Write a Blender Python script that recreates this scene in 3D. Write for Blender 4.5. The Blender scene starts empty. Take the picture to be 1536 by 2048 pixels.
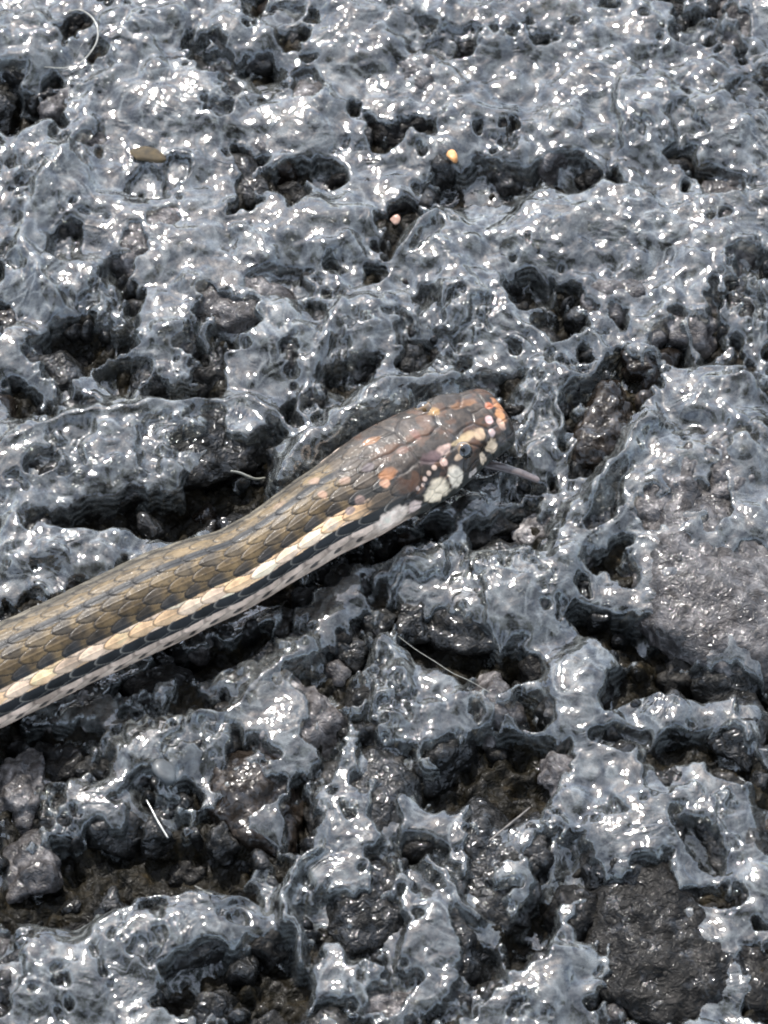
import bpy, math, random
import numpy as np
from mathutils import Vector

# ------------------------------------------------------------------ camera, sky, sun, exposure
MM = 0.001
TILT = math.radians(35.0)            # camera axis off the vertical
DIST = 600.0                         # mm from lens to the middle of the frame
PXMM = 0.055                         # mm per photograph pixel at that distance
CT, ST = math.cos(TILT), math.sin(TILT)
scene = bpy.context.scene
cam_d = bpy.data.cameras.new('camera')
cam = bpy.data.objects.new('camera', cam_d)
scene.collection.objects.link(cam)
scene.camera = cam
cam.location = (0, -DIST*ST*MM, DIST*CT*MM)
cam.rotation_euler = (TILT, 0, 0)
cam_d.sensor_width = 36.0
cam_d.sensor_fit = 'AUTO'
cam_d.lens = 36.0*DIST/(2048*PXMM)
cam_d.clip_start = 0.02
cam_d.clip_end = 400.0
cam_d.dof.use_dof = True
cam_d.dof.focus_distance = (DIST-3)*MM
cam_d.dof.aperture_fstop = 90.0

SUN_EL, SUN_AZ = math.radians(49.5), math.radians(-17.0)   # azimuth measured from +Y towards +X
world = bpy.data.worlds.new('World')
scene.world = world
world.use_nodes = True
wn, wl = world.node_tree.nodes, world.node_tree.links
wn.clear()
sky = wn.new('ShaderNodeTexSky')
sky.sky_type = 'NISHITA'
sky.sun_disc = False
sky.sun_elevation = SUN_EL
sky.sun_rotation = SUN_AZ
sky.dust_density = 1.2
sky.air_density = 0.7
sky.ozone_density = 0.6
bg = wn.new('ShaderNodeBackground')
bg.inputs['Strength'].default_value = 0.15
# broken cloud spread evenly over the whole sky
tc = wn.new('ShaderNodeTexCoord')
cn = wn.new('ShaderNodeTexNoise')
cn.inputs['Scale'].default_value = 5.0
cn.inputs['Detail'].default_value = 7.0
cn.inputs['Roughness'].default_value = 0.6
cr = wn.new('ShaderNodeValToRGB')
cr.color_ramp.elements[0].position = 0.30
cr.color_ramp.elements[0].color = (0, 0, 0, 1)
cr.color_ramp.elements[1].position = 0.60
cr.color_ramp.elements[1].color = (0.85, 0.85, 0.85, 1)
cm = wn.new('ShaderNodeMix')
cm.data_type = 'RGBA'
wo = wn.new('ShaderNodeOutputWorld')
wl.new(tc.outputs['Generated'], cn.inputs['Vector'])
wl.new(cn.outputs['Fac'], cr.inputs['Fac'])
wl.new(cr.outputs['Color'], cm.inputs[0])
wl.new(sky.outputs['Color'], cm.inputs[6])
cb = wn.new('ShaderNodeMix'); cb.data_type = 'RGBA'; cb.blend_type = 'ADD'; cb.inputs[0].default_value = 1.0
cs = wn.new('ShaderNodeMix'); cs.data_type = 'RGBA'; cs.blend_type = 'MULTIPLY'; cs.inputs[0].default_value = 1.0
cs.inputs[7].default_value = (1.3, 1.3, 1.3, 1)
cb.inputs[7].default_value = (5.0, 5.2, 5.05, 1)
wl.new(sky.outputs['Color'], cs.inputs[6]); wl.new(cs.outputs[2], cb.inputs[6]); wl.new(cb.outputs[2], cm.inputs[7])
wl.new(cm.outputs[2], bg.inputs['Color'])
wl.new(bg.outputs['Background'], wo.inputs['Surface'])

sun_d = bpy.data.lights.new('sun', 'SUN')
sun_d.energy = 3.6
sun_d.angle = math.radians(0.55)
sun_d.color = (1.0, 0.955, 0.9)
sun = bpy.data.objects.new('sun', sun_d)
scene.collection.objects.link(sun)
sdir = Vector((math.sin(SUN_AZ)*math.cos(SUN_EL), math.cos(SUN_AZ)*math.cos(SUN_EL), math.sin(SUN_EL)))
sun.rotation_euler = sdir.to_track_quat('Z', 'Y').to_euler()
sun.location = sdir*2.0

scene.view_settings.view_transform = 'Standard'
scene.view_settings.look = 'None'
scene.view_settings.gamma = 1.0
scene.view_settings.use_curve_mapping = False
scene.view_settings.exposure = 0.95
scene.cycles.use_denoising = True
scene.cycles.filter_width = 1.9
scene.cycles.sample_clamp_indirect = 6.0
scene.cycles.max_bounces = 8
scene.cycles.transparent_max_bounces = 12

rng = np.random.default_rng(20)
random.seed(20)

# ------------------------------------------------------------------ helpers
CAMP = np.array([0, -DIST*ST, DIST*CT])
FWD = np.array([0, ST, -CT]); UPV = np.array([0, CT, ST]); RGT = np.array([1.0, 0, 0])

def unproj(px, py, z=0.0):
    """photograph pixel -> point (mm) on the level z"""
    d = FWD*DIST + RGT*(px-768)*PXMM + UPV*(1024-py)*PXMM
    t = (z-CAMP[2])/d[2]
    return CAMP + d*t

def proj(P):
    Q = P - CAMP
    w = Q @ FWD
    return 768 + (Q @ RGT)/w*DIST/PXMM, 1024 - (Q @ UPV)/w*DIST/PXMM

def sstep(a, b, x):
    t = np.clip((x-a)/(b-a), 0, 1)
    return t*t*(3-2*t)

def _hash(ix, iy, iz, seed):
    h = (ix.astype(np.uint64)*np.uint64(374761393) + iy.astype(np.uint64)*np.uint64(668265263)
         + iz.astype(np.uint64)*np.uint64(2147483647) + np.uint64(seed*2654435761 % (1 << 32))) & np.uint64(0xFFFFFFFF)
    h = ((h ^ (h >> np.uint64(13)))*np.uint64(1274126177)) & np.uint64(0xFFFFFFFF)
    h = ((h ^ (h >> np.uint64(16)))*np.uint64(2246822519)) & np.uint64(0xFFFFFFFF)
    return ((h ^ (h >> np.uint64(15))) & np.uint64(0xFFFF)).astype(np.float64)/65535.0

def vnoise2(x, y, seed=0):
    """smooth value noise, -1..1"""
    x = x + 5000.0; y = y + 5000.0
    ix = np.floor(x); iy = np.floor(y)
    fx = x-ix; fy = y-iy
    fx = fx*fx*fx*(fx*(fx*6-15)+10); fy = fy*fy*fy*(fy*(fy*6-15)+10)
    ix = ix.astype(np.int64); iy = iy.astype(np.int64); z = np.zeros_like(ix)
    a = _hash(ix, iy, z, seed); b = _hash(ix+1, iy, z, seed)
    c = _hash(ix, iy+1, z, seed); d = _hash(ix+1, iy+1, z, seed)
    return ((a*(1-fx)+b*fx)*(1-fy) + (c*(1-fx)+d*fx)*fy)*2-1

def fbm2(x, y, seed=0, octv=4, gain=0.5):
    s = 0; a = 1.0
    for o in range(octv):
        s = s + a*vnoise2(x*2**o + 17.3*o, y*2**o - 9.1*o, seed+o)
        a *= gain
    return s

def vnoise3(p, seed=0):
    p = p + 500.0
    i = np.floor(p); f = p-i
    f = f*f*f*(f*(f*6-15)+10)
    i = i.astype(np.int64)
    x, y, z = i[..., 0], i[..., 1], i[..., 2]
    fx, fy, fz = f[..., 0], f[..., 1], f[..., 2]
    def L(dz):
        a = _hash(x, y, z+dz, seed); b = _hash(x+1, y, z+dz, seed)
        c = _hash(x, y+1, z+dz, seed); d = _hash(x+1, y+1, z+dz, seed)
        return (a*(1-fx)+b*fx)*(1-fy) + (c*(1-fx)+d*fx)*fy
    return (L(0)*(1-fz)+L(1)*fz)*2-1

def blur(a, sig):
    """gaussian blur, sigma in cells, via FFT with reflected edges"""
    p = int(sig*3)+2
    b = np.pad(a, p, mode='edge')
    fy = np.fft.fftfreq(b.shape[0])[:, None]; fx = np.fft.rfftfreq(b.shape[1])[None, :]
    g = np.exp(-2*(math.pi*sig)**2*(fx*fx+fy*fy))
    return np.fft.irfft2(np.fft.rfft2(b)*g, s=b.shape)[p:-p, p:-p]

def mesh_from(name, V, F, smooth=True):
    """V in mm, F an (n,k) int array"""
    me = bpy.data.meshes.new(name)
    V = np.ascontiguousarray(V*MM, dtype=np.float32); F = np.ascontiguousarray(F, dtype=np.int32)
    n, k = F.shape
    me.vertices.add(len(V)); me.vertices.foreach_set('co', V.ravel())
    me.loops.add(n*k); me.loops.foreach_set('vertex_index', F.ravel())
    me.polygons.add(n)
    me.polygons.foreach_set('loop_start', np.arange(0, n*k, k, dtype=np.int32))
    me.update(calc_edges=True)
    if smooth:
        me.polygons.foreach_set('use_smooth', np.ones(n, dtype=bool))
    me.validate()
    return me

def add_obj(name, me, mat=None, parent=None, **props):
    o = bpy.data.objects.new(name, me)
    scene.collection.objects.link(o)
    if mat is not None and me is not None:
        me.materials.clear(); me.materials.append(mat)
    if parent is not None:
        o.parent = parent
    for k, v in props.items():
        o[k] = v
    return o

def set_color_attr(me, name, C):
    at = me.color_attributes.new(name, 'FLOAT_COLOR', 'POINT')
    A = np.ones((len(C), 4), dtype=np.float32); A[:, :C.shape[1]] = C
    at.data.foreach_set('color', A.ravel())

def quads(ny, nx, wrap=False):
    j, i = np.meshgrid(np.arange(ny-1), np.arange(nx if wrap else nx-1), indexing='ij')
    i2 = (i+1) % nx
    return np.stack([j*nx+i, j*nx+i2, (j+1)*nx+i2, (j+1)*nx+i], -1).reshape(-1, 4)

# ------------------------------------------------------------------ materials
def new_mat(name):
    m = bpy.data.materials.new(name); m.use_nodes = True
    m.node_tree.nodes.clear()
    return m, m.node_tree.nodes, m.node_tree.links

def N(nd, t, **kw):
    n = nd.new(t)
    for k, v in kw.items():
        if k in n.inputs:
            n.inputs[k].default_value = v
        else:
            setattr(n, k, v)
    return n

def noise(nd, lk, vec, scale, detail=3.0, rough=0.55, dist=0.0):
    n = N(nd, 'ShaderNodeTexNoise', Scale=scale, Detail=detail, Roughness=rough, Distortion=dist)
    lk.new(vec, n.inputs['Vector'])
    return n

def ramp(nd, lk, fac, stops):
    r = nd.new('ShaderNodeValToRGB')
    e = r.color_ramp.elements
    while len(e) < len(stops):
        e.new(0.5)
    for el, (p, c) in zip(e, stops):
        el.position = p; el.color = (*c, 1)
    lk.new(fac, r.inputs['Fac'])
    return r

def stone_material(name, cols, rough=(0.45, 0.7), grit=1.0, coat=1.0, det=1.5, wetat=0.42):
    """wet mineral: mottled colour, gritty relief, a thin wet coat"""
    m, nd, lk = new_mat(name)
    geo = nd.new('ShaderNodeNewGeometry'); pos = geo.outputs['Position']
    oi = nd.new('ShaderNodeObjectInfo')
    n1 = noise(nd, lk, pos, 420, 5, 0.62, 0.4)
    r1 = ramp(nd, lk, n1.outputs['Fac'], [(0.30, cols[0]), (0.48, cols[1]), (0.60, cols[2]), (0.72, cols[3])])
    vo = N(nd, 'ShaderNodeTexVoronoi', Scale=1500.0); lk.new(pos, vo.inputs['Vector'])
    mx = N(nd, 'ShaderNodeMix', data_type='RGBA', blend_type='MULTIPLY'); mx.inputs[0].default_value = 0.55
    sp = ramp(nd, lk, vo.outputs['Color'], [(0.25, (0.45, 0.45, 0.45)), (0.75, (1.5, 1.45, 1.4))])
    lk.new(r1.outputs['Color'], mx.inputs[6]); lk.new(sp.outputs['Color'], mx.inputs[7])
    hv = N(nd, 'ShaderNodeHueSaturation'); lk.new(mx.outputs[2], hv.inputs['Color'])
    mr = N(nd, 'ShaderNodeMapRange'); mr.inputs['To Min'].default_value = 0.35; mr.inputs['To Max'].default_value = 0.85
    lk.new(oi.outputs['Random'], mr.inputs['Value']); lk.new(mr.outputs['Result'], hv.inputs['Value'])
    n2 = noise(nd, lk, pos, 1150 if det < 2 else 800, det, 0.6, 0.6)
    n3 = noise(nd, lk, pos, 4200, 2, 0.5)
    b1 = N(nd, 'ShaderNodeBump', Strength=1.0, Distance=0.00042*grit)
    lk.new(n2.outputs['Fac'], b1.inputs['Height'])
    b2 = N(nd, 'ShaderNodeBump', Strength=0.9, Distance=0.00004*grit)
    lk.new(n3.outputs['Fac'], b2.inputs['Height']); lk.new(b1.outputs['Normal'], b2.inputs['Normal'])
    rr = N(nd, 'ShaderNodeMapRange'); rr.inputs['From Min'].default_value = 0.35; rr.inputs['From Max'].default_value = 0.65
    rr.inputs['To Min'].default_value = rough[0]; rr.inputs['To Max'].default_value = rough[1]
    lk.new(n1.outputs['Fac'], rr.inputs['Value'])
    p = N(nd, 'ShaderNodeBsdfPrincipled', **{'Coat Weight': coat, 'Coat Roughness': 0.07, 'Coat IOR': 1.36, 'IOR': 1.5, 'Specular IOR Level': 0.12})
    n7 = noise(nd, lk, pos, 520, 3, 0.65, 0.8)
    wet = ramp(nd, lk, n7.outputs['Fac'], [(wetat, (0.06*coat,)*3), (wetat+0.10, (coat,)*3)])
    lk.new(wet.outputs['Color'], p.inputs['Coat Weight'])
    lk.new(hv.outputs['Color'], p.inputs['Base Color']); lk.new(rr.outputs['Result'], p.inputs['Roughness'])
    lk.new(b2.outputs['Normal'], p.inputs['Normal']); lk.new(b1.outputs['Normal'], p.inputs['Coat Normal'])
    out = nd.new('ShaderNodeOutputMaterial'); lk.new(p.outputs['BSDF'], out.inputs['Surface'])
    return m

M_GREY = stone_material('wet_grey_stone', [(0.004, 0.004, 0.0036), (0.009, 0.009, 0.0082), (0.022, 0.0215, 0.02), (0.10, 0.095, 0.09)])
M_PINK = stone_material('wet_pinkish_stone', [(0.025, 0.022, 0.021), (0.075, 0.069, 0.067), (0.18, 0.17, 0.167), (0.42, 0.40, 0.39)], det=3.0, grit=1.3, coat=1.0, wetat=0.38)
M_BROWN = stone_material('wet_brown_stone', [(0.007, 0.005, 0.0035), (0.016, 0.012, 0.009), (0.032, 0.026, 0.021), (0.09, 0.072, 0.058)], rough=(0.2, 0.45), grit=0.45)
M_RUST = stone_material('rust_stained_stone', [(0.03, 0.015, 0.008), (0.10, 0.05, 0.02), (0.13, 0.095, 0.08), (0.22, 0.18, 0.17)])
M_DARK = stone_material('wet_dark_stone', [(0.004, 0.004, 0.003), (0.009, 0.008, 0.007), (0.018, 0.017, 0.015), (0.06, 0.055, 0.05)], wetat=0.54)
M_BIND = stone_material('dark_binder', [(0.003, 0.0023, 0.0012), (0.006, 0.005, 0.0024), (0.011, 0.0085, 0.004), (0.03, 0.022, 0.010)], rough=(0.5, 0.7), coat=0.7, wetat=0.58)

def film_material():
    m, nd, lk = new_mat('silty_water_film')
    geo = nd.new('ShaderNodeNewGeometry'); pos = geo.outputs['Position']
    n1 = noise(nd, lk, pos, 400, 1, 0.5, 1.4)
    n2 = noise(nd, lk, pos, 1350, 1, 0.5, 1.5)
    b1 = N(nd, 'ShaderNodeBump', Strength=1.0, Distance=0.00012)
    lk.new(n1.outputs['Fac'], b1.inputs['Height'])
    b2 = N(nd, 'ShaderNodeBump', Strength=1.0, Distance=0.000022)
    lk.new(n2.outputs['Fac'], b2.inputs['Height']); lk.new(b1.outputs['Normal'], b2.inputs['Normal'])
    n5 = noise(nd, lk, pos, 150, 2, 0.5, 2.2)
    ml = N(nd, 'ShaderNodeMath', operation='MULTIPLY'); ml.inputs[1].default_value = 26.0; lk.new(n5.outputs['Fac'], ml.inputs[0])
    sx = nd.new('ShaderNodeSeparateXYZ'); lk.new(pos, sx.inputs[0])
    mz = N(nd, 'ShaderNodeMath', operation='MULTIPLY_ADD'); mz.inputs[1].default_value = 12000.0
    lk.new(sx.outputs['Z'], mz.inputs[0]); lk.new(ml.outputs[0], mz.inputs[2]); ml = mz
    si = N(nd, 'ShaderNodeMath', operation='SINE'); lk.new(ml.outputs[0], si.inputs[0])
    n6 = noise(nd, lk, pos, 130, 2, 0.5)
    mk = ramp(nd, lk, n6.outputs['Fac'], [(0.40, (0.1,)*3), (0.62, (1.0,)*3)])
    mm = N(nd, 'ShaderNodeMath', operation='MULTIPLY'); lk.new(si.outputs[0], mm.inputs[0]); lk.new(mk.outputs['Color'], mm.inputs[1])
    sn_ = nd.new('ShaderNodeSeparateXYZ'); lk.new(geo.outputs['Normal'], sn_.inputs[0])
    fl_ = ramp(nd, lk, sn_.outputs['Z'], [(0.70, (0.0,)*3), (0.93, (1.0,)*3)])
    m8 = N(nd, 'ShaderNodeMath', operation='MULTIPLY'); lk.new(mm.outputs[0], m8.inputs[0]); lk.new(fl_.outputs['Color'], m8.inputs[1]); mm = m8
    b3 = N(nd, 'ShaderNodeBump', Strength=1.0, Distance=0.000024)
    lk.new(mm.outputs[0], b3.inputs['Height']); lk.new(b2.outputs['Normal'], b3.inputs['Normal'])
    b2 = b3
    fr = N(nd, 'ShaderNodeFresnel', IOR=1.7); lk.new(b2.outputs['Normal'], fr.inputs['Normal'])
    gl = N(nd, 'ShaderNodeBsdfGlossy', Roughness=0.055, Color=(1, 1, 1, 1)); lk.new(b2.outputs['Normal'], gl.inputs['Normal'])
    tr = N(nd, 'ShaderNodeBsdfTransparent', Color=(0.9, 0.92, 0.9, 1))
    df = N(nd, 'ShaderNodeBsdfDiffuse', Color=(0.185, 0.197, 0.193, 1)); lk.new(b2.outputs['Normal'], df.inputs['Normal'])
    n4 = noise(nd, lk, pos, 300, 5, 0.65, 2.5)
    silt = ramp(nd, lk, n4.outputs['Fac'], [(0.40, (0.03,)*3), (0.66, (0.26,)*3)])
    # mirrored-sky swirls painted into the diffuse share as pale marbled lines
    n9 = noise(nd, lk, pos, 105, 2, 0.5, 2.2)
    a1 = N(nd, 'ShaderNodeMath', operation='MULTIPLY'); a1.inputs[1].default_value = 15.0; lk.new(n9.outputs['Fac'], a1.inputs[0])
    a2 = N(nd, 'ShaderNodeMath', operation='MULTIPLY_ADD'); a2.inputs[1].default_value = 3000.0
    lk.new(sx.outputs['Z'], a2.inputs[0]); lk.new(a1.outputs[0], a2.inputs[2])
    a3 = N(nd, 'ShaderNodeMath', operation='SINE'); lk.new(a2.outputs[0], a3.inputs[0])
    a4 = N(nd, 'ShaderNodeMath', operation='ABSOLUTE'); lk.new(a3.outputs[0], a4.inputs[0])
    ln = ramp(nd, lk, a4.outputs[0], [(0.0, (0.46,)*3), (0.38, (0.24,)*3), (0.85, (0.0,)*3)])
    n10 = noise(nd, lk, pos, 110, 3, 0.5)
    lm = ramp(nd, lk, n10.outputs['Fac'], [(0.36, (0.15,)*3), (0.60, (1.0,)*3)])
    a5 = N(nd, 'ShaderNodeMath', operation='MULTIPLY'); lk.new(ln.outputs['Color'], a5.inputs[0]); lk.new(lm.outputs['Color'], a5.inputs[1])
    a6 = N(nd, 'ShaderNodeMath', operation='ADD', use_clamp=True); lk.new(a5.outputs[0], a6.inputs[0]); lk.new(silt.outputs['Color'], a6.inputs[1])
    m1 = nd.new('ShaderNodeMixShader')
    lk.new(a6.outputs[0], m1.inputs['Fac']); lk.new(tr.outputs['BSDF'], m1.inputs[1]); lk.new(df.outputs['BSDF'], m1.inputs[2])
    m2 = nd.new('ShaderNodeMixShader')
    lk.new(fr.outputs['Fac'], m2.inputs['Fac']); lk.new(m1.outputs['Shader'], m2.inputs[1]); lk.new(gl.outputs['BSDF'], m2.inputs[2])
    out = nd.new('ShaderNodeOutputMaterial'); lk.new(m2.outputs['Shader'], out.inputs['Surface'])
    return m
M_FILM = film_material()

def simple_mat(name, col, col2, rough=0.35, scale=900, coat=0.3, bump=0.00008):
    m, nd, lk = new_mat(name)
    geo = nd.new('ShaderNodeNewGeometry')
    n1 = noise(nd, lk, geo.outputs['Position'], scale, 4, 0.6)
    r = ramp(nd, lk, n1.outputs['Fac'], [(0.35, col), (0.65, col2)])
    b = N(nd, 'ShaderNodeBump', Strength=0.8, Distance=bump); lk.new(n1.outputs['Fac'], b.inputs['Height'])
    p = N(nd, 'ShaderNodeBsdfPrincipled', Roughness=rough, **{'Coat Weight': coat, 'Coat Roughness': 0.1})
    lk.new(r.outputs['Color'], p.inputs['Base Color']); lk.new(b.outputs['Normal'], p.inputs['Normal'])
    out = nd.new('ShaderNodeOutputMaterial'); lk.new(p.outputs['BSDF'], out.inputs['Surface'])
    return m

# ------------------------------------------------------------------ the lie of the pavement
# stones read off the photograph: px, py, half-width, half-height, turn (deg, anticlockwise), top (mm), kind, film over it (mm; negative = bare)
G, P, B, R, D = M_GREY, M_PINK, M_BROWN, M_RUST, M_DARK
STONES = [
 (1400,1140,205,215, 30, 4.2,P,-.85), (1345,985,88,135,-24,4.0,P,-.75), (1450,935,100,90,0,3.2,P,-.65), (1010,1190,165,100, 18, 2.6,G,.35), (1175,1060,52,120,-32, 2.4,G,.6),
 (1205,835,72,100,-20, 2.6,B,-.9), (250,905,265,108, 6, 2.2,G,.55), (50,930,95,90,0,2.0,G,.5),
 (745,850,130,62,30, 1.6,G,.5), (585,1440,140,120,0, 2.2,P,-.35), (515,1590,112,100,0, 2.2,B,-.6),
 (848,140,58,56,0, 2.4,P,-.6), (1125,265,72,88,0, 2.6,P,-.5), (1305,235,75,92,0, 2.4,G,.5),
 (880,290,88,66,0, 1.8,G,-.1), (1165,1385,78,92,0, 2.0,G,.3), (1337,1430,54,52,0, 1.8,G,.3),
 (1300,1690,125,120,0, 2.4,G,.3), (735,1610,108,128,0, 2.0,G,.1), (715,1800,125,112,0, 2.2,G,-.1),
 (335,1875,172,82,10, 2.2,G,.45), (880,1850,150,120,-20, 2.2,G,.1), (1340,1880,190,165,0, 2.4,D,-1.2),
 (370,195,165,105,0, 1.6,G,.1), (620,230,110,90,0, 1.6,P,-.2), (330,480,150,105,0, 2.2,P,-.3),
 (110,360,80,150,10, 1.8,G,.4), (640,460,110,75,15, 1.8,G,.2), (470,590,130,85,0, 2.2,P,-.2),
 (120,570,120,70,0, 1.8,G,.4), (880,490,100,75,0, 1.6,G,.4), (1240,430,120,80,0, 1.6,G,.1),
 (1440,480,90,140,0, 1.8,P,-.1), (1230,590,80,62,0, 2.4,P,-.6), (930,620,110,80,0, 1.4,G,.4),
 (1440,250,90,90,0, 1.6,G,.3), (980,60,130,75,0, 1.6,G,.1), (700,90,110,90,0, 1.6,G,.2),
 (470,70,110,80,0, 1.4,G,.0), (60,90,90,85,0, 1.8,G,.3), (250,70,85,75,0, 1.6,G,.3),
 (1290,60,90,80,0, 1.6,G,.1), (1470,60,75,75,0, 1.6,P,-.2), (1080,470,90,70,0, 1.2,G,.3),
 (330,660,110,65,10, 2.0,G,.0), (560,680,95,80,0, 1.6,G,.2), (720,660,80,90,-25, 1.2,G,.4),
 (1090,780,60,75,0, 1.0,G,.4), (1430,790,90,60,0, 1.2,G,.3), (1290,720,70,48,20, 1.4,B,-.2),
 (1500,900,60,70,0, 1.4,G,.4), (1380,640,75,62,0, 2.0,P,-.3), (1500,620,55,80,0, 1.6,G,.1),
 (60,1090,72,66,0, 1.6,G,.3), (180,1110,72,58,0, 1.6,G,.4), (300,1040,26,28,0,1.0,G,.3),
 (470,1050,45,38,0, 1.2,G,.0), (20,700,62,58,0,1.6,G,.1),
 (770,1370,66,110,0, 1.6,G,.2), (990,1400,66,62,0, 1.4,P,-.2), (860,1140,95,75,0, 1.2,G,.3),
 (930,1030,110,62,-10, .6,D,-.1), (960,950,55,62,0,.2,G,.3), (1060,880,58,70,0,.9,G,.3),
 (330,1490,150,58,16, 1.8,G,.4), (540,1330,112,42,28, 2.0,G,.55), (130,1620,60,52,0,1.2,G,-.1),
 (230,1620,72,58,25,1.8,G,.2), (40,1560,58,75,0,1.4,P,-.1), (60,1720,58,72,0,1.4,P,-.3),
 (330,1545,38,40,10,1.0,G,.2), (445,1670,40,35,0,.8,G,-.2), (60,1950,90,80,0,1.6,G,.3),
 (190,1950,52,62,0,1.4,G,.3), (960,1660,62,72,0,1.0,G,.1), (1075,1690,62,78,0,1.6,G,.4),
 (1000,1760,72,75,0,1.4,G,.1), (1440,1600,75,110,0,1.4,G,.3), (1500,1760,58,110,0,1.4,G,.2),
 (1480,1450,62,72,0,1.4,G,.2), (1250,1520,66,52,0,1.2,G,.2), (1130,1540,58,42,0,1.0,P,-.2),
 (880,1480,62,70,-20,1.2,G,.0), (1460,1340,70,58,0,1.0,G,.1), (660,1250,66,45,0,.9,D,.0),
 (700,1170,60,52,0,.8,D,.0), (560,1240,40,32,0,.2,D,-.2), (320,1360,70,52,0,-.2,D,-.1), (120,1510,62,46,0,.3,D,-.2),
 (900,1985,70,52,0,.8,G,.1), (1090,1960,52,66,0,1.4,G,.35), (700,1960,72,46,0,.8,G,.2),
 (1150,1820,58,52,0,1.0,D,-.4), (1500,1950,66,72,0,1.2,D,-.2), (420,2010,52,40,0,.9,G,.2), (250,2010,46,40,0,.9,G,.0),
 (790,2010,66,40,0,.7,P,-.1), (1010,1985,60,50,0,.8,G,.2),
 (630,1030,30,24,0,-.5,D,-.2), (1160,930,40,46,0,-.2,G,.2), (1320,940,46,60,-15,1.8,P,.2),
]
# hollows where the film breaks and the dark binder shows: px, py, half-width, half-height, turn, depth (mm)
PITS = [
 (30,225,46,46,0,2.4),(628,348,72,26,-5,2.2),(965,368,118,38,8,2.2),(1142,352,62,36,0,2.4),(1048,592,62,38,15,2.2),
 (1372,690,66,38,0,2.4),(1130,650,52,30,0,1.6),(160,690,110,34,8,2.4),(365,792,84,24,8,2.2),(240,742,46,24,0,2.0),
 (300,1032,215,34,4,3.2),(478,930,52,46,35,3.2),(545,860,26,70,-38,2.6),(440,1005,75,55,10,2.8),(820,1080,75,34,20,2.6),
 (1000,1065,70,36,15,2.4),(905,1290,92,46,-22,2.6),(1010,1345,70,32,20,2.2),(1262,1275,122,34,-28,2.8),(1400,1372,130,30,-4,2.4),
 (1010,1530,118,62,0,2.4),(890,1580,46,40,0,2.0),(250,1730,170,62,0,2.8),(400,1725,110,50,0,2.4),(300,1790,80,30,20,2.0),(400,1965,90,46,20,2.2),
 (100,1800,90,44,0,1.8),(560,1960,60,70,0,2.2),(1060,1870,40,80,-20,2.2),(1010,1610,70,36,0,2.0),(1240,1380,30,50,-20,2.0),
 (60,1480,66,32,25,2.2),(330,1330,120,30,28,2.6),(480,1300,90,26,30,2.4),(1500,1140,40,44,0,1.2),(1460,1520,42,42,0,1.6),(1400,1690,26,60,30,1.6),
 (1180,920,24,46,-28,2.2),(1225,1000,18,80,-24,2.2),(560,575,76,30,0,1.4),(130,490,36,40,0,1.4),(75,940,26,26,0,1.2),(505,165,56,50,0,1.4),(610,180,30,34,0,1.2),
 (1440,370,46,32,0,1.4),(1390,60,52,34,-20,1.6),(900,90,60,40,0,1.0),(1500,190,40,40,0,1.2),(700,740,46,20,15,1.8),(930,775,80,26,4,1.4),(300,370,40,28,0,1.0),
 (560,30,50,26,0,1.0),(410,890,60,16,5,1.2),(250,760,36,40,0,1.6),(780,1640,30,60,0,1.0),(1130,1740,60,60,0,1.2),(1250,1830,90,60,0,1.0),(660,1500,20,70,-10,1.4),(1060,1420,40,30,0,1.6),
 (850,1700,40,20,0,1.2),(960,1930,40,30,0,1.2),(20,1340,30,30,0,1.0),(250,1230,10,10,0,.5),(1230,1480,60,20,0,1.2),(1370,1500,60,30,0,1.6),(600,1640,30,60,0,1.8),(480,1800,40,26,0,1.4),
]
# smooth lips of film standing up along a line: points, half-width mm, height mm
LIPS = [
 ([(1310,850),(1275,885),(1235,935),(1190,1000)],1.3,2.8),
 ([(1118,800),(1112,850),(1122,905)],.45,1.0),
 ([(640,1712),(598,1735),(572,1790),(585,1860),(605,1920)],.65,2.4),
 ([(185,170),(178,240),(120,320),(60,400),(40,490),(70,560),(110,610)],1.1,1.0),
 ([(0,885),(130,835),(250,835),(370,800),(500,795),(575,850)],.8,.8),
 ([(1255,140),(1235,210),(1262,290),(1310,318)],.8,1.1),
 ([(990,560),(1020,640),(1110,690),(1150,660)],.8,.9),
 ([(600,1290),(640,1310),(560,1330),(480,1400),(390,1440)],.9,.9),
 ([(860,430),(800,500),(790,540)],.7,.7),
 ([(180,1850),(300,1790),(420,1800),(510,1810)],.7,.7),
 ([(1175,650),(1210,690),(1190,740),(1130,760)],.6,.7),
 ([(690,610),(640,700),(600,760),(600,830)],.8,.7),
 ([(860,1720),(910,1790),(960,1840)],.5,.7),
 ([(570,950),(640,893),(715,838),(800,788),(890,762)],2.3,3.2),
 ([(1370,650),(1400,720),(1480,720)],.6,.6),
]

# the working field, 0.2 mm cells
CELL = 0.2
X0, X1, Y0, Y1 = -115.0, 115.0, -130.0, 165.0
gx = np.arange(X0, X1+CELL/2, CELL); gy = np.arange(Y0, Y1+CELL/2, CELL)
GX, GY = np.meshgrid(gx, gy)
wx = GX + 0.7*fbm2(GX*.35, GY*.35, 11, 3); wy = GY + 0.7*fbm2(GX*.35, GY*.35, 23, 3)

def ell(px, py, hw, hh, turn):
    c = unproj(px, py, 0)
    return c[0], c[1], hw*PXMM, hh*PXMM/CT, math.radians(turn)

pitd = np.zeros_like(GX)
jag = .16*fbm2(GX*.8, GY*.8, 57, 3, .6)
for px, py, hw, hh, tn, dp in PITS:
    cx, cy, a, b, t = ell(px, py, hw, hh, tn)
    dx, dy = wx-cx, wy-cy
    q = np.sqrt(((dx*math.cos(t)+dy*math.sin(t))/a)**2 + ((-dx*math.sin(t)+dy*math.cos(t))/b)**2)
    pitd = np.maximum(pitd, dp*(1-sstep(.86, 1.16, q+jag)))

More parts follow.
